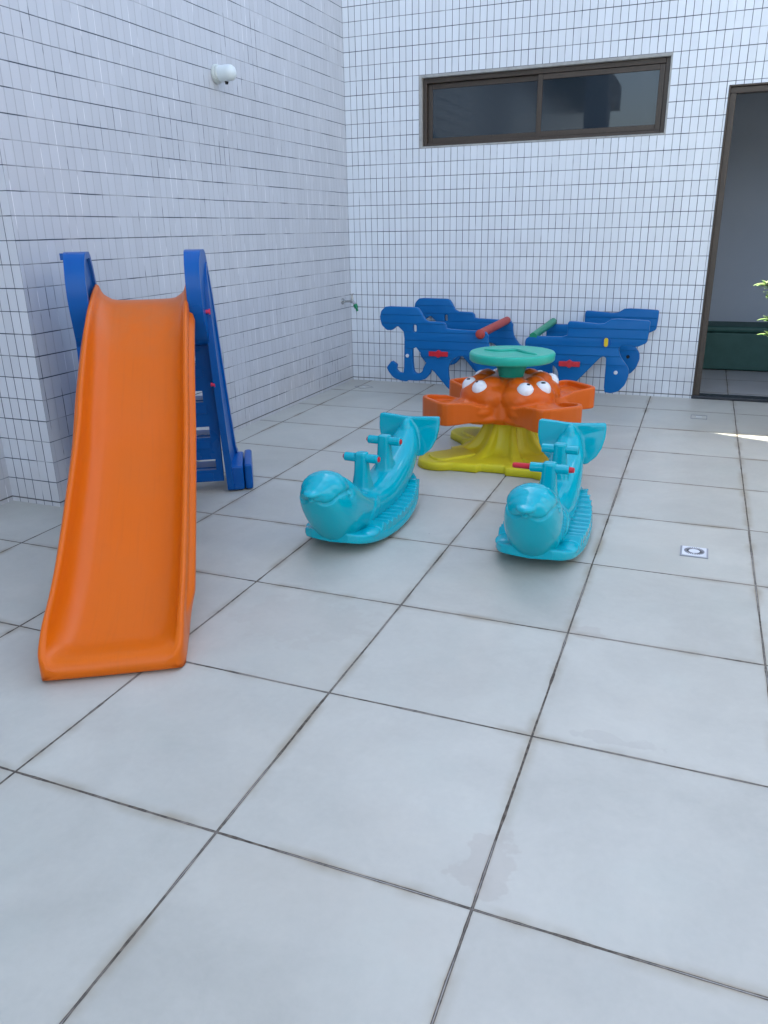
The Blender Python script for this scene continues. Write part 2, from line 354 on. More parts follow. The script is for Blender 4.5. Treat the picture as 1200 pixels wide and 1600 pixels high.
def loft(bm, rings, cap=True):
    vs = [[bm.verts.new(p) for p in r] for r in rings]; n = len(vs[0])
    for a, b in zip(vs, vs[1:]):
        for i in range(n): bm.faces.new((a[i], a[(i+1) % n], b[(i+1) % n], b[i]))
    if cap: bm.faces.new(vs[0][::-1]); bm.faces.new(vs[-1])
    return vs
def voxel(bm, size, smooth=6, fac=0.5, deform=None, name='tmp'):
    """fuse overlapping closed shapes into one moulded skin."""
    bmesh.ops.recalc_face_normals(bm, faces=bm.faces)
    me = bpy.data.meshes.new(name); bm.to_mesh(me); bm.free()
    o = bpy.data.objects.new(name, me); COL.objects.link(o)
    r = o.modifiers.new('r', 'REMESH'); r.mode = 'VOXEL'; r.voxel_size = size; r.use_smooth_shade = True
    s = o.modifiers.new('s', 'SMOOTH'); s.iterations = smooth; s.factor = fac
    dg = bpy.context.evaluated_depsgraph_get(); dg.update()
    me2 = bpy.data.meshes.new_from_object(o.evaluated_get(dg)); bpy.data.objects.remove(o); bpy.data.meshes.remove(me)
    if deform:
        for v in me2.vertices: v.co = deform(v.co)
    for p in me2.polygons: p.use_smooth = True
    return me2
def interp(keys, x):
    """smooth (Catmull-Rom style) interpolation of tuples keyed by first value."""
    if x <= keys[0][0]: return keys[0][1:]
    if x >= keys[-1][0]: return keys[-1][1:]
    for i in range(len(keys)-1):
        if keys[i][0] <= x <= keys[i+1][0]: break
    k0, k1 = keys[i], keys[i+1]; km = keys[i-1] if i else k0; kp = keys[i+2] if i+2 < len(keys) else k1
    h = k1[0]-k0[0]; t = (x-k0[0])/h; out = []
    for j in range(1, len(k0)):
        d0 = (k1[j]-km[j])/(k1[0]-km[0]); d1 = (kp[j]-k0[j])/(kp[0]-k0[0])
        out.append((2*t**3-3*t**2+1)*k0[j]+(t**3-2*t**2+t)*h*d0+(-2*t**3+3*t**2)*k1[j]+(t**3-t**2)*h*d1)
    return out
def curve_plate(outlines, thick, bev, res=2):
    """2D outline(s) (first = outer, rest = holes) -> extruded bevelled mesh in xz plane, centred on y=0."""
    cu_ = bpy.data.curves.new('c', 'CURVE'); cu_.dimensions = '2D'; cu_.fill_mode = 'BOTH'
    cu_.extrude = thick/2-bev; cu_.bevel_depth = bev; cu_.bevel_resolution = res; cu_.offset = -bev
    for pts in outlines:
        s = cu_.splines.new('POLY'); s.points.add(len(pts)-1); s.use_cyclic_u = True
        for q, (x, y) in zip(s.points, pts): q.co = (x, y, 0, 1)
    o = bpy.data.objects.new('c', cu_); COL.objects.link(o)
    dg = bpy.context.evaluated_depsgraph_get(); dg.update()
    me = bpy.data.meshes.new_from_object(o.evaluated_get(dg)); bpy.data.objects.remove(o)
    me.transform(Matrix(((1, 0, 0, 0), (0, 0, -1, 0), (0, 1, 0, 0), (0, 0, 0, 1))))
    bm = BM(); bm.from_mesh(me); bmesh.ops.remove_doubles(bm, verts=bm.verts, dist=1e-5); bm.to_mesh(me); bm.free()
    me.materials.clear()
    return me
def smooth_loop(pts, it=2, keep=0.25):
    for _ in range(it):
        out = []
        for i in range(len(pts)):
            a, b = pts[i], pts[(i+1) % len(pts)]
            out.append((a[0]*(1-keep)+b[0]*keep, a[1]*(1-keep)+b[1]*keep)); out.append((a[0]*keep+b[0]*(1-keep), a[1]*keep+b[1]*(1-keep)))
        pts = out
    return pts

# ------------------------------------------------------------------ the setting
bm = BM()
vs = [bm.verts.new(p) for p in ((-40, -60, 0), (60, -60, 0), (60, 0.0, 0), (-40, 0.0, 0))]; bm.faces.new(vs)
tag(obj('floor', bm, M_floor), None, None, None, 'structure')
bm = BM(); vs = [bm.verts.new(p) for p in ((2.0, 0.0, -0.004), (6.5, 0.0, -0.004), (6.5, 2.3, -0.004), (2.0, 2.3, -0.004))]; bm.faces.new(vs)
tag(obj('indoor_floor', bm, M_floor_in), None, None, None, 'structure')

DX0, DX1, DZ = 2.795, 4.60, 2.10
WX0, WX1, WZ0, WZ1 = 0.618, 2.422, 1.823, 2.323
# back building: tiled wall with a strip window and a doorway
bld = thing('tiled_building', 'white tiled building across the back, with a dark strip window and an open doorway', 'building')
bm = BM()
def wallpanel(bm, x0, x1, z0, z1): box2(bm, (x0, 0.0, z0), (x1, 0.18, z1))
for a in ((0, WX0, 0, ROOF_H), (WX0, WX1, 0, WZ0), (WX0, WX1, WZ1, ROOF_H), (WX1, DX0, 0, ROOF_H), (DX0, DX1, DZ, ROOF_H), (DX1, 14, 0, ROOF_H)):
    wallpanel(bm, *a)
bmesh.ops.remove_doubles(bm, verts=bm.verts, dist=1e-5)
obj('wall', bm, M_back, bld)
# mortar reveal round the window, inside the hole
bm = BM()
for a, b in (((WX0, -0.003, WZ0), (WX0+0.022, 0.12, WZ1)), ((WX1-0.012, -0.003, WZ0), (WX1, 0.12, WZ1)),
             ((WX0+0.022, -0.003, WZ1-0.02), (WX1-0.012, 0.12, WZ1)), ((WX0+0.022, -0.003, WZ0), (WX1-0.012, 0.12, WZ0+0.012))):
    box2(bm, a, b)
obj('window_reveal', bm, M_stucco, bld, bevel=0.002)
win = obj('window', (lambda b: ([box2(b, *q) for q in (
    ((WX0+.022, .030, WZ0+.012), (WX0+.052, .095, WZ1-.02)), ((WX1-.042, .030, WZ0+.012), (WX1-.012, .095, WZ1-.02)),
    ((WX0+.052, .030, WZ1-.055), (WX1-.042, .095, WZ1-.02)), ((WX0+.052, .030, WZ0+.012), (WX1-.042, .095, WZ0+.035)))], b)[1])(BM()), M_bronze, bld, bevel=0.003)
mx = 1.545
for x0, x1, y0 in ((WX0+.053, mx, .062), (mx-.035, WX1-.043, .040)):
    bm = BM(); z0, z1 = WZ0+.036, WZ1-.056; t = .036
    box2(bm, (x0, y0, z0), (x0+t, y0+.018, z1)); box2(bm, (x1-t, y0, z0), (x1, y0+.018, z1))
    box2(bm, (x0+t, y0, z1-t), (x1-t, y0+.018, z1)); box2(bm, (x0+t, y0, z0), (x1-t, y0+.018, z0+t))
    sash = obj('sash', bm, M_bronze, win, bevel=0.0025)
    bm = BM(); box2(bm, (x0+t-.004, y0+.006, z0+t-.004), (x1-t+.004, y0+.012, z1-t+.004)); obj('pane', bm, M_glass, win)
# door frame
bm = BM()
box2(bm, (DX0, -.004, .02), (DX0+.012, .10, DZ)); box2(bm, (DX0+.012, .012, .02), (DX0+.052, .09, DZ-.05))
box2(bm, (DX0+.012, -.004, DZ-.012), (DX1-.012, .10, DZ)); box2(bm, (DX0+.012, .012, DZ-.05), (DX1-.052, .09, DZ-.012))
box2(bm, (DX1-.012, -.004, .02), (DX1, .10, DZ)); box2(bm, (DX1-.052, .012, .02), (DX1-.012, .09, DZ-.05))
obj('door_frame', bm, M_bronze, bld, bevel=0.003)
bm = BM(); box2(bm, (DX0-.004, -.006, .0), (DX1+.004, .12, .022)); obj('door_sill', bm, M_track, bld, bevel=0.004)
# room behind the doorway
bm = BM()
box2(bm, (2.0, 1.78, 0), (6.5, 1.95, 2.6)); box2(bm, (2.0, .18, 0), (2.15, 1.78, 2.6)); box2(bm, (6.35, .18, 0), (6.5, 1.78, 2.6))
box2(bm, (2.0, .18, 2.6), (6.5, 1.95, 2.75))
obj('room_wall', bm, M_room, bld)
bm = BM(); box2(bm, (-9, .185, 3.35), (14, 8, ROOF_H-.01)); box2(bm, (-9, .0, 0), (-.01, .17, ROOF_H)); box2(bm, (-9, 7.8, 0), (14, 8, 3.35))
box2(bm, (-9, .18, 0), (-8.8, 7.8, 3.35)); box2(bm, (13.8, .18, 0), (14, 7.8, 3.35))
obj('roof', bm, M_roof, bld)
# left wall, carried up out of view as a tower to shade the terrace
tow = thing('side_tower', 'building side on the left, white tiles toned down for shade, stepped corner, unseen height added to shade the terrace', 'building')
TH = 14
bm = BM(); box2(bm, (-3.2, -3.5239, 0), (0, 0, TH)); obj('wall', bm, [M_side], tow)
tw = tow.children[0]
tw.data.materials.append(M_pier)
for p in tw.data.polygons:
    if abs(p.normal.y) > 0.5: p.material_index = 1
bm = BM(); box2(bm, (-3.2, -15, 0), (-.306, -3.5239, 3.8)); obj('low_wall', bm, [M_side], tow)
bm = BM(); box2(bm, (-3.2, -15, 3.8), (-.306, -3.527, TH)); obj('added_upper_wall', bm, M_grey, tow)
# terrace canopy at the tower's far end, seen only in the window glass
cnp = thing('terrace_canopy', 'dark concrete canopy seen reflected in the strip window', 'canopy')
bm = BM(); box2(bm, (-.306, -14.9, 3.8), (.46, -9.32, 4.3)); obj('slab', bm, M_roof, cnp)
bm = BM(); box2(bm, (.462, -9.75, 0), (.85, -9.3, 9)); obj('pillar', bm, M_grey, cnp)

# unseen block added to the right of the terrace to shade the left wall
nb_ = thing('added_shade_block', 'unseen grey block added right of the terrace to shade the left wall', 'building')
bm = BM(); box2(bm, (8.5, -20, 0), (12, -1.5, 9)); obj('wall', bm, M_grey, nb_)

# indoor bench
bn = thing('padded_bench', 'long low dark green padded bench inside the open doorway', 'bench', (4.2, 1.56, 0))
bm = BM(); box2(bm, (-1.9, -.205, 0.004), (1.9, .205, .33)); obj('seat_box', bm, M_green, bn, bevel=0.012)
bm = BM(); box2(bm, (-1.9, -.21, .332), (1.9, .21, .385)); obj('cushion', bm, M_green, bn, bevel=0.02, seg=3)

# ------------------------------------------------------------------ slide
sld = thing('play_slide', 'orange plastic slide with a blue ladder, standing beside the left wall', 'slide', (1.25, -4.6335, 0), R(31.033))
# stations: v, floor z, lip z, half width, underside z
ST = [(-0.058, .031, .032, .150, .029), (-0.056, .041, .043, .180, .017), (-0.050, .052, .056, .192, .009), (-0.038, .060, .068, .202, .003), (-0.015, .064, .084, .210, .001), (0.02, .061, .106, .2125, .001), (0.08, .058, .138, .2125, .003),
      (0.20, .082, .178, .2125, .02), (0.37, .145, .254, .2125, .09), (0.63, .285, .398, .2125, .23), (0.90, .455, .568, .2125, .40),
      (1.04, .575, .690, .2125, .52), (1.20, .705, .808, .2125, .65), (1.34, .815, .903, .2125, .76), (1.47, .905, .968, .2125, .85), (1.56, .948, 1.003, .212, .90),
      (1.625, .957, 1.020, .213, .92), (1.66, .957, 1.028, .214, .93)]
rings = []; NV = 90
for i in range(NV+1):
    t = i/NV; v = -0.058+(1.66+0.058)*(t**1.6)
    f, l, hw, un = interp(ST, v)
    d = max(l-f, .004); e = max(0, min(1, (v-.10)/.15))*max(0, min(1, (1.50-v)/.05))     # outer flange fades out at the ends
    k = hw/.2125; c = min(1, d/.085)
    half = [(0, f), (.06, f+.0005*c), (.115, f+.002*c), (.140, f+.007*c), (.160, f+(.018+.05*d)*c), (.174, f+.30*d+.008*c), (.183, f+.55*d+.004*c), (.188, f+.80*d), (.191, f+.93*d),
            (.195, l-.001), (.2015, l+.003), (.208, l+.0005), (.2115, l-.008), (.2125, l-.022), (.2125, l-.034-.02*e),
            (.2125+.004*e, l-.036-.022*e), (.2125+.017*e, l-.040-.026*e), (.2125+.022*e, l-.044-.036*e), (.2125+.020*e, l-.085), (.2125, un+.012), (.205, un+.002), (.12, un)]
    half = [(x*k, max(z, un+.0005*(22-j) if j > 9 else z)) for j, (x, z) in enumerate(half)]
    if i == 0: half = [(x, .031) for x, z in half]
    ring = [(x, v, z) for x, z in half]+[(0, v, un)]+[(-x, v, z) for x, z in half[:0:-1]]
    rings.append(ring)
bm = BM(); loft(bm, rings)
bmesh.ops.remove_doubles(bm, verts=bm.verts, dist=2e-4)
bmesh.ops.recalc_face_normals(bm, faces=bm.faces)
obj('chute', bm, M_orange, sld, smooth=True, auto=50)
# ladder side rails
RAIL = [(1.58, 1.172), (1.53, 1.168), (1.485, 1.13), (1.455, 1.07), (1.447, 1.00), (1.455, .93), (1.48, .87), (1.515, .82), (1.545, .79), (1.565, .60), (1.60, .35), (1.645, 0.04), (1.65, .006),
        (1.98, .006), (1.985, .03), (1.96, .14), (1.925, .16), (1.90, .20), (1.845, .45), (1.785, .72), (1.73, .95), (1.69, 1.08), (1.655, 1.15), (1.62, 1.172)]
BULGE = [(1.58, 1.172), (1.53, 1.168), (1.485, 1.13), (1.455, 1.07), (1.447, 1.00), (1.455, .93), (1.472, .88), (1.50, .83), (1.53, .785), (1.565, .755), (1.61, .745), (1.70, .80), (1.735, .90), (1.71, 1.0), (1.68, 1.09), (1.65, 1.15), (1.62, 1.172)]
POST = [(1.60, 1.10), (1.555, 1.02), (1.545, .90), (1.548, .80), (1.565, .60), (1.60, .35), (1.645, 0.04), (1.65, .006), (1.98, .006), (1.985, .03), (1.96, .14), (1.925, .16), (1.90, .20), (1.845, .45), (1.785, .72), (1.75, .90), (1.70, 1.05), (1.65, 1.12)]
def slab(bm, P_, s, ui, uo):
    a = [bm.verts.new((s*ui(z), y, z)) for y, z in P_]; b = [bm.verts.new((s*uo(y, z), y, z)) for y, z in P_]
    n = len(P_); fi = bm.faces.new(a); fo = bm.faces.new(b[::-1])
    for i in range(n): bm.faces.new((a[i], b[i], b[(i+1) % n], a[(i+1) % n]))
    return fi, fo
def rail(s):
    bm = BM()
    fi, fo = slab(bm, smooth_loop(BULGE, 1, .22), s, lambda z: .208, lambda y, z: (.272 if s > 0 else .292)+.13*max(0, y-1.47))
    if s < 0: box2(bm, (-.318, 1.55, 1.140), (-.28, 1.60, 1.168))     # small hooked lug
    fi2, fo2 = slab(bm, smooth_loop(POST, 1, .2), s, lambda z: .300-.030*min(1, z/.85), lambda y, z: .330-.035*min(1, z/1.1)+.09*max(0, y-1.60)*(1-.3*z))
    bmesh.ops.recalc_face_normals(bm, faces=bm.faces)
    for f, th in ((fi, .026), (fo2, .030), (fi2, .020)):
        bmesh.ops.inset_region(bm, faces=[f], thickness=th, depth=0)
        bmesh.ops.inset_region(bm, faces=[f], thickness=.006, depth=-.012)
    ro = obj('ladder_rail', bm, M_blue, sld, bevel=0.011, seg=3)
    # splayed foot block with a grooved end
    bm = BM()
    box2(bm, (s*.305, 1.655, .006), (s*.385, 1.95, .132)); box2(bm, (s*.389, 1.66, .006), (s*.428, 1.96, .138)); box2(bm, (s*.33, 1.70, .012), (s*.39, 1.92, .11))
    obj('foot', bm, M_blue, ro, bevel=0.012, seg=3)
    return ro
rl = rail(1); rail(-1)
for s, z, v_, x in ((1, .905, 1.530, .282), (1, .565, 1.575, .272)):
    bm = BM(); frustum(bm, (s*(x-.004), v_, z), (s*(x+.016), v_, z), .010, .008, 6); box(bm, (s*(x+.014), v_, z), (.008, .008, .024))
    obj('bolt', bm, M_pink, sld, bevel=0.002)
# ladder panel with slots and treads
def pv(z): return 1.600+(0.85-z)*0.075
bm = BM()
zs = [0.06, .15-.028, .15+.028, .32-.028, .32+.028, .50-.028, .50+.028, .68-.028, .68+.028, .93]
for i in range(len(zs)-1):
    z0, z1, full = zs[i], zs[i+1], i % 2 == 0
    
    hs = .262-.06*min(1, zs[i]/.7)
    for x0, x1 in ([(-.285, .285)] if full else [(-.285, -hs), (hs, .285)]):
        v8 = []
        for z in (z0, z1):
            for x, dy in ((x0, 0), (x1, 0), (x1, .035), (x0, .035)): v8.append(bm.verts.new((x, pv(z)+dy, z)))
        a = v8[:4]; b = v8[4:]; bm.faces.new(a[::-1]); bm.faces.new(b)
        for i in range(4): bm.faces.new((a[i], a[(i+1) % 4], b[(i+1) % 4], b[i]))
bmesh.ops.remove_doubles(bm, verts=bm.verts, dist=1e-5)
obj('ladder_panel', bm, M_blue, sld)
for z in (.15, .32, .50, .68):
    bm = BM(); box2(bm, (-.268, pv(z)+.037, z-.06), (.268, pv(z)+.16, z-.024)); obj('step', bm, M_blue, sld, bevel=0.006)
    for x in (-.16, .19):
        bm = BM(); y = pv(z-.06)-.004; box2(bm, (x-.045, y, z-.085), (x+.045, y+.010, z-.045)); obj('raised_mark', bm, M_blue, sld, bevel=0.003)

# ------------------------------------------------------------------ dolphin rockers
DB = [(-.470, .024, .276, .312), (-.456, .048, .252, .322), (-.432, .072, .200, .334), (-.398, .091, .140, .345), (-.356, .103, .083, .348), (-.315, .108, .045, .341), (-.270, .108, .03, .322),
      (-.215, .106, .03, .283), (-.15, .104, .03, .232), (-.08, .101, .03, .197), (0, .097, .03, .184), (.10, .099, .03, .188), (.20, .097, .035, .209), (.29, .092, .05, .240),
      (.37, .085, .085, .276), (.43, .078, .12, .312), (.475, .070, .15, .340), (.515, .052, .18, .362)]
def dolphin_body():
    bm = BM(); rings = []
    N = 28
    for i in range(60):
        y = -.470+.985*i/59; hw, zb, zt = interp(DB, y)
        zc = (zb+zt)/2; hz = (zt-zb)/2; ring = []
        for j in range(N):
            a = 2*math.pi*j/N; ca, sa = math.cos(a), math.sin(a)
            px = 2.4 if y > -.3 else 2.1
            x = math.copysign(abs(ca)**(2/px), ca)*hw; z = math.copysign(abs(sa)**(2/px), sa)*hz
            if z > 0 and y > -.12: x *= 1-.12*(z/hz)**2*min(1, (y+.12)/.2)      # saddle narrows upwards
            ring.append((x, y, zc+z))
        rings.append(ring)
    loft(bm, rings)
    # beak
    ell(bm, (0, -.460, .298), (.036, .040, .015)); ell(bm, (0, -.455, .276), (.030, .032, .012))
    # melon
    ell(bm, (0, -.358, .286), (.094, .098, .072))
    # tail fin: fan of two lobes
    fin = [(-.155, .392), (0, .384), (.155, .392), (.158, .372), (.157, .33), (.147, .283), (.124, .238), (.085, .203), (0, .185), (-.085, .203), (-.124, .238), (-.147, .283), (-.157, .33), (-.158, .372)]
    a = [bm.verts.new((x, .488+.03*((z-.185)/.2)+.01*abs(x)/.15, z-.004)) for x, z in fin]; b = [bm.verts.new((x*.97, .524+.03*((z-.185)/.2)+.01*abs(x)/.15, z-.004)) for x, z in fin]
    bm.faces.new(a); bm.faces.new(b[::-1]); n = len(fin)
    for i in range(n): bm.faces.new((a[i], b[i], b[(i+1) % n], a[(i+1) % n]))
    ell(bm, (0, .500, .295), (.035, .045, .085))
    # handle posts, flared at the foot
    for y, top, z0 in ((-.013, .345, .15), (.232, .361, .17)):
        rings = []
        for t in range(9):
            q = t/8; z = z0+(top-z0)*q; e = (1-q)**2.4
            hx, hy = .0285+.022*e, .025+.036*e
            rings.append([(hx*sx_, y+hy*sy_, z) for sx_, sy_ in ((-1, -.6), (-.6, -1), (.6, -1), (1, -.6), (1, .6), (.6, 1), (-.6, 1), (-1, .6))])
        loft(bm, rings)
    def crease(co):
        x, y, z = co
        # mouth line from the beak back along the cheek, eye bump, fin outline
        if y < -.33 and z < .34:
            ax = abs(x); zm = .285-.030*math.sin(min(1, ax/.085)*math.pi*.9)*(.9)+.010*(ax > .07)*(ax-.07)/.03
            dd = abs(z-zm)
            if dd < .010 and y < -.34: co = Vector((x*(1-.07*(1-dd/.010)), y+.014*(1-dd/.010), z))
        ex = Vector((abs(x)-.098, (y+.325), (z-.268)))
        dl = math.hypot(ex.y, ex.z)
        if dl < .021 and abs(x) > .06:
            co = Vector((co.x*(1+.075*math.cos(dl/.021*math.pi*1.5)), co.y, co.z))
        # pectoral fin, a raised leaf on each flank
        fy, fz = y+.11, z-.105
        q = ((fy*.8+fz*.6)/.085)**2+((-fy*.6+fz*.8)/.028)**2
        if q < 1.4 and abs(x) > .06: co = Vector((co.x*(1+.05*max(0, min(1, (1.4-q)/.5))), co.y, co.z))
        return co
    return voxel(bm, .0048, 7, .5, crease)
def base_bottom(y): return .004+(.045*(-y/.33)**2 if y < 0 else .075*(y/.47)**2)
def dolphin_base():
    bm = BM()
    W = [(-.335, .085), (-.32, .118), (-.27, .150), (-.18, .168), (-.05, .176), (.10, .174), (.22, .160), (.32, .135), (.40, .100), (.455, .062), (.475, .030)]
    rings = []
    for i in range(50):
        y = -.335+.81*i/49; hw = interp(W, y)[0]; zb = base_bottom(y); zt = zb+.044
        rings.append([(-hw*.96, y, zb+.006), (-hw, y, zb+.018), (-hw*.985, y, zt-.006), (-hw*.93, y, zt), (0, y, zt+.02), (hw*.93, y, zt), (hw*.985, y, zt-.006), (hw, y, zb+.018), (hw*.96, y, zb+.006), (0, y, zb)])
    loft(bm, rings)
    # rows of foot treads, each a little shingle
    for s in (-1, 1):
        for i in range(12):
            y = -.150+i*.046; hw = interp(W, y)[0]; z = base_bottom(y)+.050
            x0, x1 = .070 if y < .25 else .045, hw-.006
            slope = (.045*2*y/.33**2) if y < 0 else (.075*2*y/.47**2)
            rot = Matrix.Rotation(math.atan(slope)-.42, 4, 'X')
            box(bm, (s*(x0+x1)/2, y, z+.006), (abs(x1-x0), .044, .040), rot)
        ell(bm, (s*.125, -.215, base_bottom(-.215)+.043), (.040, .060, .018))
    return voxel(bm, .0036, 1, .4)
body_me, base_me = dolphin_body(), dolphin_base()
body_me.materials.clear(); base_me.materials.clear()
def dolphin(label, loc, rz):
    t = thing('dolphin_rocker', label, 'rocking toy', loc, rz, 'dolphin rocking toys')
    obj('body', body_me, M_cyan, t); obj('rocker_base', base_me, M_cyan, t)
    return t
def handle(t, y, z, red=((-1, 0), (1, 0))):
    bm = BM(); frustum(bm, (-.079, y, z), (.079, y, z), .0195, .0195, 24)
    h = obj('handle', bm, M_cyan, t, bevel=0.003)
    for s, ext in red:
        bm = BM(); frustum(bm, (s*.070, y, z), (s*(.084+ext), y, z), .0125, .0115, 16); 
        if ext: frustum(bm, (s*(.090+ext), y, z), (s*(.084+ext), y, z), .009, .0115, 16)
        obj('plug', bm, M_red, h, bevel=0.002)
d1 = dolphin('left cyan dolphin rocker, with short red plugs in all handle ends', (1.4984, -3.2721, 0), -0.0359)
handle(d1, -.013, .319, ((-1, -.002), (1, .0))); handle(d1, .232, .335, ((-1, -.002), (1, .0)))
d2 = dolphin('right cyan dolphin rocker, long red rod sticking out of its front handle', (2.2858, -3.1724, 0), -0.0043)
handle(d2, -.013, .319, ((-1, .062), (1, .010))); handle(d2, .232, .335, ())

# ------------------------------------------------------------------ animal carousel table
CX, CY = 1.84, -1.95
car = thing('play_carousel', 'orange four-headed carousel seat with a green wheel on a yellow foot', 'carousel', (CX, CY, 0))
bm = BM()
lathe(bm, [(.10, .225), (.225, .228), (.250, .26), (.235, .34), (.17, .43), (.11, .46), (.09, .46)], 40)
for k in range(4):
    A = R(-135+90*k); rot = Matrix.Rotation(A, 4, 'Z'); 
    def L_(r, s, z): return (rot @ Vector((r, s, z)))
    ell(bm, L_(.165, 0, .365), (.130, .165, .095), rot)
    ell(bm, L_(.245, 0, .300), (.145, .152, .060), rot)          # muzzle
    ell(bm, L_(.20, 0, .26), (.14, .16, .045), rot)
    for s in (-1, 1):
        ell(bm, L_(.158, s*.056, .420), (.078, .062, .062), rot, 2)   # eye mounds
        ell(bm, L_(.300, s*.026, .345), (.024, .017, .014), rot, 2)   # nostrils
    # tray: floor and raised rim, rounded corners
    rim = []
    prof = [(.17, .148), (.27, .140), (.34, .138), (.44, .143), (.475, .138), (.495, .118), (.503, .08), (.505, 0)]
    path = [(r, s) for r, s in prof]+[(r, -s) for r, s in prof[-2::-1]]
    fl = [bm.verts.new(L_(r, s, .252)) for r, s in path]; ft = [bm.verts.new(L_(r, s, .336)) for r, s in path]
    bm.faces.new(fl); bm.faces.new(ft[::-1]); n = len(path)
    for i in range(n): bm.faces.new((fl[i], ft[i], ft[(i+1) % n], fl[(i+1) % n]))
    ringr = []
    for i, (r, s) in enumerate(path):
        zt = .352+.022*max(0, min(1, (r-.27)/.15)); zt -= .035*max(0, (0.30-r)/.1)
        q = 1-.026/math.hypot(r-.33, s) if math.hypot(r-.33, s) > .03 else .8
        ri, si = .33+(r-.33)*q, s*q
        ringr.append([L_(r, s, .255), L_(r, s, zt), L_(ri, si, zt), L_(ri, si, .255)])
    loft(bm, ringr)
me = voxel(bm, .0055, 9, .5); me.materials.clear()
seat = obj('seat_ring', me, M_orange2, car)
for k in range(4):
    rot = Matrix.Rotation(R(-135+90*k), 4, 'Z')
    for s in (-1, 1):
        c = rot @ Vector((.226, s*.054, .415))
        bm = BM(); ell(bm, c, (.048, .048, .048), None, 4); e = obj('eye', bm, M_eye, car, smooth=True)
        d = rot @ Vector((.42, s*-.15, .85)).normalized()
        bm = BM(); q = d.to_track_quat('Z', 'Y').to_matrix().to_4x4()
        ell(bm, c+d*.0410, (.0165, .0125, .0085), q, 3); obj('pupil', bm, M_black, e, smooth=True)
# green wheel
bm = BM(); lathe(bm, [(.02, .543), (.10, .543), (.205, .543), (.226, .546), (.234, .554), (.236, .585), (.230, .594), (.220, .5965), (.208, .5950), (.200, .594), (.12, .594), (.05, .595), (.004, .595)], 96)
wh = obj('wheel', bm, M_teal, car, smooth=True, auto=60)
bm = BM(); pts = []
for i in range(49):
    t = i/48; x = -.165+.33*t; y = .060*math.exp(-((x-.0)/.055)**2)-.028+.012*math.sin(x*30)
    pts.append((x, y))
rr = []
for i, (x, y) in enumerate(pts):
    a = pts[max(0, i-1)]; b = pts[min(48, i+1)]; tx, ty = b[0]-a[0], b[1]-a[1]; l = math.hypot(tx, ty); nx, ny = -ty/l, tx/l
    e = math.sin(math.pi*min(1, max(0, i/48)))**.4*.010+.002
    rr.append([(x+nx*e, y+ny*e, .592), (x+nx*e*.6, y+ny*e*.6, .594+e*1.1), (x-nx*e*.6, y-ny*e*.6, .594+e*1.1), (x-nx*e, y-ny*e, .592)])
loft(bm, rr); bmesh.ops.rotate(bm, verts=bm.verts, cent=(0, 0, 0), matrix=Matrix.Rotation(R(-12), 3, 'Z'))
obj('raised_wave', bm, M_teal, wh, smooth=True)
bm = BM(); lathe(bm, [(.05, .40), (.060, .43), (.070, .47), (.079, .50), (.090, .525), (.108, .538), (.115, .548), (.05, .55)], 40)
obj('wheel_post', bm, M_teal, car, smooth=True)
# yellow foot: fluted cone on a plate with four tongues
bm = BM(); NS = 288; rings = []
LV = [(.235, .126, .124), (.222, .134, .130), (.20, .143, .132), (.17, .157, .138), (.14, .174, .146), (.11, .196, .157), (.085, .224, .172), (.066, .258, .190), (.056, .292, .208), (.051, .318, .224), (.048, .33, .24)]
def plate_r(th):
    R_ = 0
    for k in range(4):
        dl = abs(((math.degrees(th)-45-90*k+180) % 360)-180)
        if dl < 89:
            dl = R(dl); W_, Lc = (.125, .435)
            d = W_/max(1e-4, math.sin(dl))
            if d*math.cos(dl) > Lc:
                q = W_*W_-(Lc*math.sin(dl))**2; d = Lc*math.cos(dl)+math.sqrt(max(0, q))
            R_ = max(R_, d)
    c, s_ = math.cos(th), math.sin(th)
    for ax, lat, h in ((-s_, c, .400), (s_, c, .385), (c, s_, .30), (-c, s_, .30)):
        if ax > .3:
            lt = abs(lat/ax*h); hh = h-(.030 if lt < .075 else 0)
            if lt < h*.95: R_ = max(R_, hh/ax)
    return R_
for z, rr1, rv in LV:
    ring = []
    for i in range(NS):
        th = 2*math.pi*i/NS; q = abs(((math.degrees(th)-0) % 45)-22.5)       # 0 on a rib
        rib = max(0, min(1, (9.5-q)/4.5)); rib = rib*rib*(3-2*rib)
        q2 = q/22.5; r_ = rv*(1-(.11 if z < .205 and z > .05 else 0)*min(1, q2*1.2))+(rr1-rv)*rib
        ring.append((r_*math.cos(th), r_*math.sin(th), z))
    rings.append(ring)
for z, k_, o_ in ((.0475, .62, .0), (.046, .95, -.004), (.043, 1, -.001), (.037, 1, .002), (.004, 1, .008)):
    ring = []
    for i in range(NS):
        th = 2*math.pi*i/NS; pr_ = plate_r(th); r_ = max(.335 if k_ < .9 else 0, pr_*k_)+o_
        if k_ < .9: r_ = min(r_, pr_*.9)
        ring.append((r_*math.cos(th), r_*math.sin(th), z))
    rings.append(ring)
loft(bm, rings[::-1])
bmesh.ops.recalc_face_normals(bm, faces=bm.faces)
ft_ = obj('foot', bm, M_yellow, car, smooth=True)
# upper step of the foot on the left and right tongues
for k, (r0, r1) in enumerate(((.26, .47), (.26, .45), (.26, .50), (.26, .45))):
    A = R(45+90*k); rot = Matrix.Rotation(A, 4, 'Z'); bm = BM(); W_ = .085
    pts = [(r0, -W_), (r1-.05, -W_), (r1-.012, -W_*.7), (r1, 0), (r1-.012, W_*.7), (r1-.05, W_), (r0, W_)]
    a_ = [tuple(rot @ Vector((r, s, .040))) for r, s in pts]; b_ = [tuple(rot @ Vector((r-.004, s*.93, .062-.02*(r-r0)))) for r, s in pts]
    loft(bm, [a_, b_]); bmesh.ops.recalc_face_normals(bm, faces=bm.faces)
    obj('raised_step', bm, M_yellow, ft_, bevel=0.005)

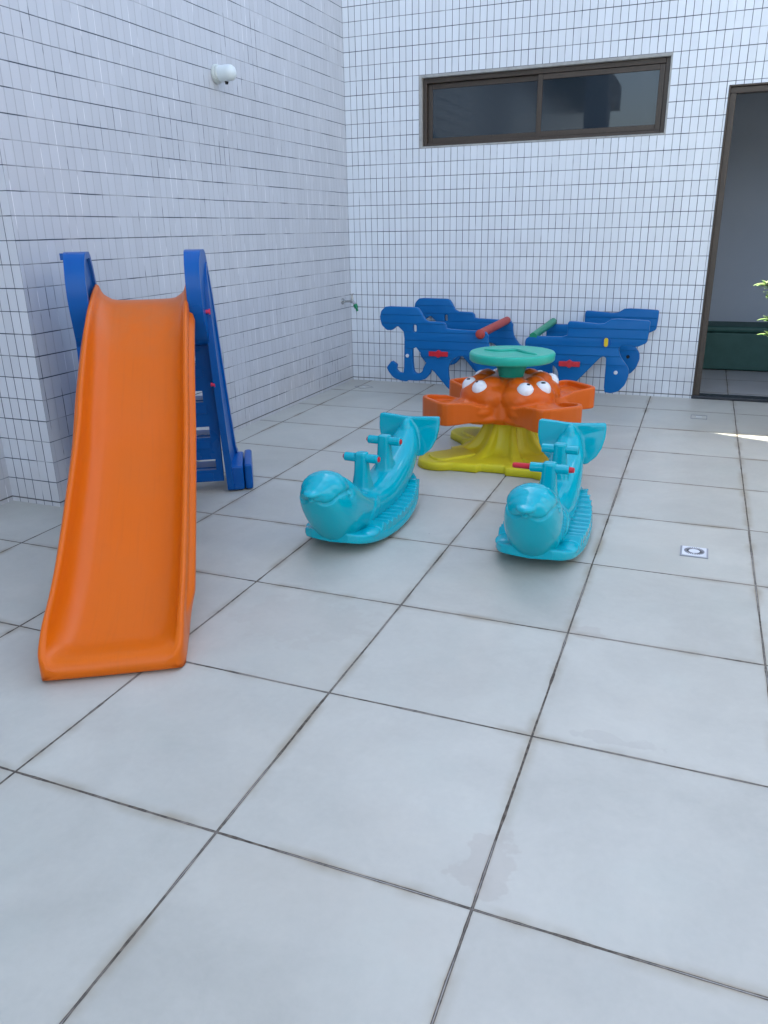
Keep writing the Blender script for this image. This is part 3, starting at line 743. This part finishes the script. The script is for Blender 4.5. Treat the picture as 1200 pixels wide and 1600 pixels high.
# ------------------------------------------------------------------ blue play boat
OUT = [(0.633, 0.711), (0.871, 0.707), (0.891, 0.696), (0.945, 0.61), (1.075, 0.607), (1.095, 0.588), (1.1, 0.56), (1.323, 0.553), (1.388, 0.55), (1.409, 0.521), (1.408, 0.49), (1.419, 0.432), (1.472, 0.358), (1.588, 0.345), (1.65, 0.374), (1.675, 0.442), (1.672, 0.49), (1.68, 0.512), (1.706, 0.53), (1.96, 0.53), (1.958, 0.623), (1.97, 0.638), (2.19, 0.621), (2.249, 0.66), (2.471, 0.651), (2.488, 0.645), (2.487, 0.584), (2.481, 0.509), (2.419, 0.478), (2.349, 0.49), (2.317, 0.482), (2.302, 0.461), (2.319, 0.411), (2.379, 0.335), (2.382, 0.285), (2.364, 0.224), (2.326, 0.178), (2.277, 0.162), (2.228, 0.168), (2.228, 0.398), (2.215, 0.407), (2.206, 0.408), (2.186, 0.397), (2.08, 0.274), (1.876, 0.05), (1.833, 0.002), (1.556, 0.002), (1.317, 0.002), (1.268, 0.02), (1.124, 0.123), (0.99, 0.27), (0.98, 0.234), (0.94, 0.189), (0.88, 0.174), (0.809, 0.176), (0.793, 0.165), (0.747, 0.169), (0.686, 0.19), (0.65, 0.232), (0.633, 0.263), (0.675, 0.317), (0.718, 0.288), (0.712, 0.254), (0.733, 0.231), (0.773, 0.228), (0.779, 0.525), (0.726, 0.574), (0.681, 0.54), (0.64, 0.539), (0.6, 0.575), (0.586, 0.63), (0.597, 0.677)]
TRI = [(0.839, 0.457), (0.955, 0.322), (0.925, 0.278), (0.92, 0.25), (0.895, 0.23), (0.865, 0.23), (0.845, 0.256)]
ARCH = [(1.203, 0.372), (1.256, 0.372), (1.309, 0.323), (1.359, 0.234), (1.409, 0.125), (1.402, 0.064), (1.291, 0.071), (1.193, 0.098), (1.134, 0.147), (1.118, 0.231), (1.117, 0.296), (1.155, 0.349)]
ARCH2 = [(1.80, 0.330), (1.84, 0.345), (1.883, 0.335), (1.920, 0.28), (1.905, 0.181), (1.827, 0.085), (1.745, 0.099), (1.735, 0.198), (1.75, 0.288)]
SLOT = [(.860+.014*math.cos(a), (.570 if math.sin(a) > 0 else .546)+.014*math.sin(a)) for a in [2*math.pi*i/16 for i in range(16)]]
boat = thing('play_boat', 'long blue play boat with an anchor cut-out, leaning space against the back wall', 'play boat')
boat['label'] = 'long blue play boat with an anchor-shaped end, standing along the back wall'
pan = curve_plate([smooth_loop(OUT, 1, .14), smooth_loop(TRI, 1), smooth_loop(ARCH, 2), smooth_loop(ARCH2, 2), SLOT], .038, .007, 2)
YF, YB = -.80, -.045
for y, dx in ((YF, 0), (YB, .015)):
    p = obj('side_panel', pan, M_blue2, boat, auto=40); p.location = (dx, y+.019*(1 if y == YF else -1), 0)
    for pp in p.data.polygons: pp.use_smooth = True
    yy = y-.001 if y == YF else y-.039
    for cx_, cz_ in ((.802, .358), (2.298, .305)):
        bm = BM(); frustum(bm, (cx_+dx, yy+.002, cz_), (cx_+dx, yy-.006, cz_), .014, .010, 20)
        obj('screw_mark', bm, M_screw if y == YF else M_black, boat, smooth=True, auto=40)  # on the back panel a black disc stands in for a shaded screw hole
bm = BM(); frustum(bm, (1.356, YF-.012, .535), (1.375, YB-.03, .551), .031, .029, 28); ell(bm, (1.356, YF-.014, .533), (.034, .022, .034))
obj('grab_tube', bm, M_fred, boat, smooth=True, auto=40)
bm = BM(); frustum(bm, (1.728, YF+.0, .528), (1.738, YB-.03, .551), .026, .026, 28)
obj('grab_tube', bm, M_dgreen, boat, smooth=True, auto=40)
for x0, x1, z0, z1 in ((.974, 1.117, .362, .402), (1.917, 2.059, .331, .372)):
    cx_, cz_ = (x0+x1)/2, (z0+z1)/2; y = YF-.008
    bm = BM(); box(bm, (cx_, y, cz_), (x1-x0, .018, .034)); frustum(bm, (cx_, y+.009, cz_), (cx_, y-.013, cz_), .030, .026, 6)
    obj('name_plate', bm, M_red, boat, bevel=0.003)
bm = BM(); ring_ = [(.0135*math.cos(a), (.016 if math.sin(a) > 0 else -.016)+.0135*math.sin(a)) for a in [2*math.pi*i/20 for i in range(20)]]
loft(bm, [[(2.220+x, YF-.006+.0, .504+z) for x, z in ring_], [(2.220+x, YF+.006, .504+z) for x, z in ring_]]); bmesh.ops.recalc_face_normals(bm, faces=bm.faces)
obj('plug', bm, M_tyel, boat, bevel=0.002)
bm = BM(); frustum(bm, (2.220, YF-.0025, .504), (2.220, YF+.004, .504), .034, .034, 28); obj('plug_recess', bm, M_blue, boat, smooth=True, auto=40)

# ------------------------------------------------------------------ wall lamp, tap, drains
lp = thing('bulkhead_lamp', 'small white tube lamp high on the left tiled wall', 'wall lamp', (0, -1.83, 2.108))
bm = BM(); frustum(bm, (.001, 0, 0), (.018, 0, 0), .052, .051, 36); frustum(bm, (.018, 0, 0), (.034, 0, 0), .048, .046, 36); obj('wall_plate', bm, M_lampw, lp, bevel=0.004)
bm = BM()
prof = [(.043, .034), (.044, .06), (.044, .090), (.041, .108), (.032, .122), (.018, .130), (.003, .132)]
lathe(bm, prof, 36); bmesh.ops.rotate(bm, verts=bm.verts, cent=(0, 0, 0), matrix=Matrix.Rotation(R(90), 3, 'Y'))
obj('diffuser', bm, M_opal, lp, smooth=True, auto=50)
bm = BM(); frustum(bm, (.070, 0, -.038), (.070, 0, -.058), (.013), .008, 12); obj('cable_gland', bm, M_black, lp)
tp = thing('garden_tap', 'small chrome tap with a green spout on the left wall near the corner', 'tap', (0, -.17, .682))
bm = BM(); frustum(bm, (0, 0, 0), (.010, 0, 0), .026, .024, 24); obj('flange', bm, M_chrome, tp, smooth=True, auto=40)
bm = BM(); frustum(bm, (.008, 0, 0), (.085, 0, .002), .009, .009, 16); frustum(bm, (.075, 0, .002), (.098, 0, .002), .014, .013, 16)
frustum(bm, (.088, 0, .0), (.088, 0, .055), .012, .006, 16); frustum(bm, (.095, 0, 0), (.125, -.012, -.028), .011, .010, 16)
obj('valve', bm, M_chrome, tp, smooth=True, auto=40)
bm = BM(); frustum(bm, (.088, -.03, .058), (.088, .03, .058), .005, .005, 12); frustum(bm, (.088, 0, .05), (.088, 0, .062), .008, .008, 12); obj('lever', bm, M_chrome, tp, smooth=True, auto=40)
bm = BM(); frustum(bm, (.118, -.010, -.022), (.132, -.014, -.05), .018, .017, 16); frustum(bm, (.132, -.014, -.05), (.140, -.017, -.075), .010, .010, 12); obj('hose_nozzle', bm, M_tapg, tp, smooth=True, auto=40)

dr = thing('floor_drain', 'square steel floor drain with a ring of slots, alone in the tiles on the right', 'floor drain', (2.869, -3.112, 0))
bm = BM(); h = .047
for a, b in (((-h-.006, -h-.006, .0005), (h+.006, -h, .003)), ((-h-.006, h, .0005), (h+.006, h+.006, .003)), ((-h-.006, -h, .0005), (-h, h, .003)), ((h, -h, .0005), (h+.006, h, .003))): box2(bm, a, b)
obj('joint', bm, M_grey, dr)
bm = BM(); box2(bm, (-h+.001, -h+.001, .0005), (h-.001, h-.001, .006)); obj('plate', bm, M_drain, dr, bevel=0.001)
bm = BM()
for i in range(32):
    a = 2*math.pi*i/32; rot = Matrix.Rotation(a, 4, 'Z'); box(bm, rot @ Vector((.030, 0, .0064)), (.017, .0026, .001), rot)
obj('slot', bm, M_slot, dr)
def cover(label, cx_, cy_, hw, hd, rz):
    t = thing('access_cover', label, 'floor cover', (cx_, cy_, 0), rz)
    bm = BM(); q = .004
    for a, b in (((-hw, -hd, .0006), (hw, -hd+q, .0026)), ((-hw, hd-q, .0006), (hw, hd, .0026)), ((-hw, -hd+q, .0006), (-hw+q, hd-q, .0026)), ((hw-q, -hd+q, .0006), (hw, hd-q, .0026))): box2(bm, a, b)
    obj('rim', bm, M_grey, t)
    bm = BM(); box2(bm, (-hw*.35, -.003, .0006), (hw*.35, .003, .0035)); obj('lifting_slot', bm, M_drain, t)
cover('small tiled-in access cover in the floor in front of the doorway', 2.855, -.631, .052, .055, 0)
cover('faint tiled-in access cover in the floor near the wall corner', .228, -.295, .058, .058, R(-38))

# ------------------------------------------------------------------ potted shrub at the right edge
pl = thing('potted_shrub', 'leafy shrub with pale-edged leaves reaching in at the right edge', 'shrub', (3.572, -.93, 0))
bm = BM(); lathe(bm, [(.13, .0), (.135, .01), (.185, .30), (.20, .305), (.20, .34), (.175, .34), (.17, .31), (.16, .305)], 40); obj('pot', bm, M_pot, pl, smooth=True, auto=40)
bm = BM(); lathe(bm, [(.158, .300), (.158, .312), (.02, .318)], 24); obj('soil', bm, M_soil, pl)
bs = BM(); bf = BM(); uvl = bf.loops.layers.uv.new('UVMap')
def leaf(bm, p, d, L, W):
    d = d.normalized(); s = d.cross(Vector((0, 0, 1))); s = s.normalized() if s.length > .05 else Vector((1, 0, 0)); up = s.cross(d)
    s = (s*math.cos(random.uniform(-.5, .5))+up*random.uniform(-.3, .3)).normalized()
    prof = [(0, .12), (.2, .62), (.45, 1), (.7, .92), (.88, .6), (1, .08)]; prev = None
    for t, wd in prof:
        c = p+d*L*t+Vector((0, 0, -1))*L*.28*t*t
        row = [c-s*W*wd+up*W*wd*.25, c, c+s*W*wd+up*W*wd*.25]; vr = [bm.verts.new(q) for q in row]
        if prev:
            for j in range(2):
                f = bm.faces.new((prev[0][j], prev[0][j+1], vr[j+1], vr[j])); f.smooth = True
                for lp_, uv in zip(f.loops, ((j/2, prev[1]), ((j+1)/2, prev[1]), ((j+1)/2, t), (j/2, t))): lp_[uvl].uv = uv
        prev = (vr, t)
random.seed(11)
ENDS = [(-.445, -.02, .90), (-.40, -.06, .97), (-.415, .03, .84), (-.36, .0, 1.04), (-.40, -.03, .70), (-.385, .02, .60), (-.33, -.1, .88), (-.34, .05, .76), (-.30, -.06, .66)]
for i in range(52):
    if i < len(ENDS):
        e = Vector(ENDS[i]); st_ = Vector((e.x*.35, e.y*.35, e.z-.22)); d = (e-st_).normalized()
    else:
        az = random.uniform(0, 2*math.pi); el = random.uniform(-.1, 1.2); h0 = random.uniform(.6, .95)
        st_ = Vector((random.uniform(-.04, .04), random.uniform(-.04, .04), h0-.2)); d = Vector((math.cos(az)*math.cos(el), math.sin(az)*math.cos(el), math.sin(el)))
        e = st_+d*random.uniform(.15, .34)
    frustum(bs, st_, e, .006, .003, 5); frustum(bs, (random.uniform(-.02, .02), random.uniform(-.02, .02), .31), st_, .010, .006, 6)
    for j in range(random.randint(8, 11)+(9 if i < len(ENDS) else 0)):
        a2 = j*2.4+random.uniform(-.3, .3); dd = (d*.55+Vector((math.cos(a2), math.sin(a2), random.uniform(-.1, .7)))).normalized()
        leaf(bf, e-d*random.uniform(0, .08), dd, random.uniform(.055, .085), random.uniform(.010, .014))
obj('stem', bs, M_wood, pl); obj('foliage', bf, M_leaf, pl)
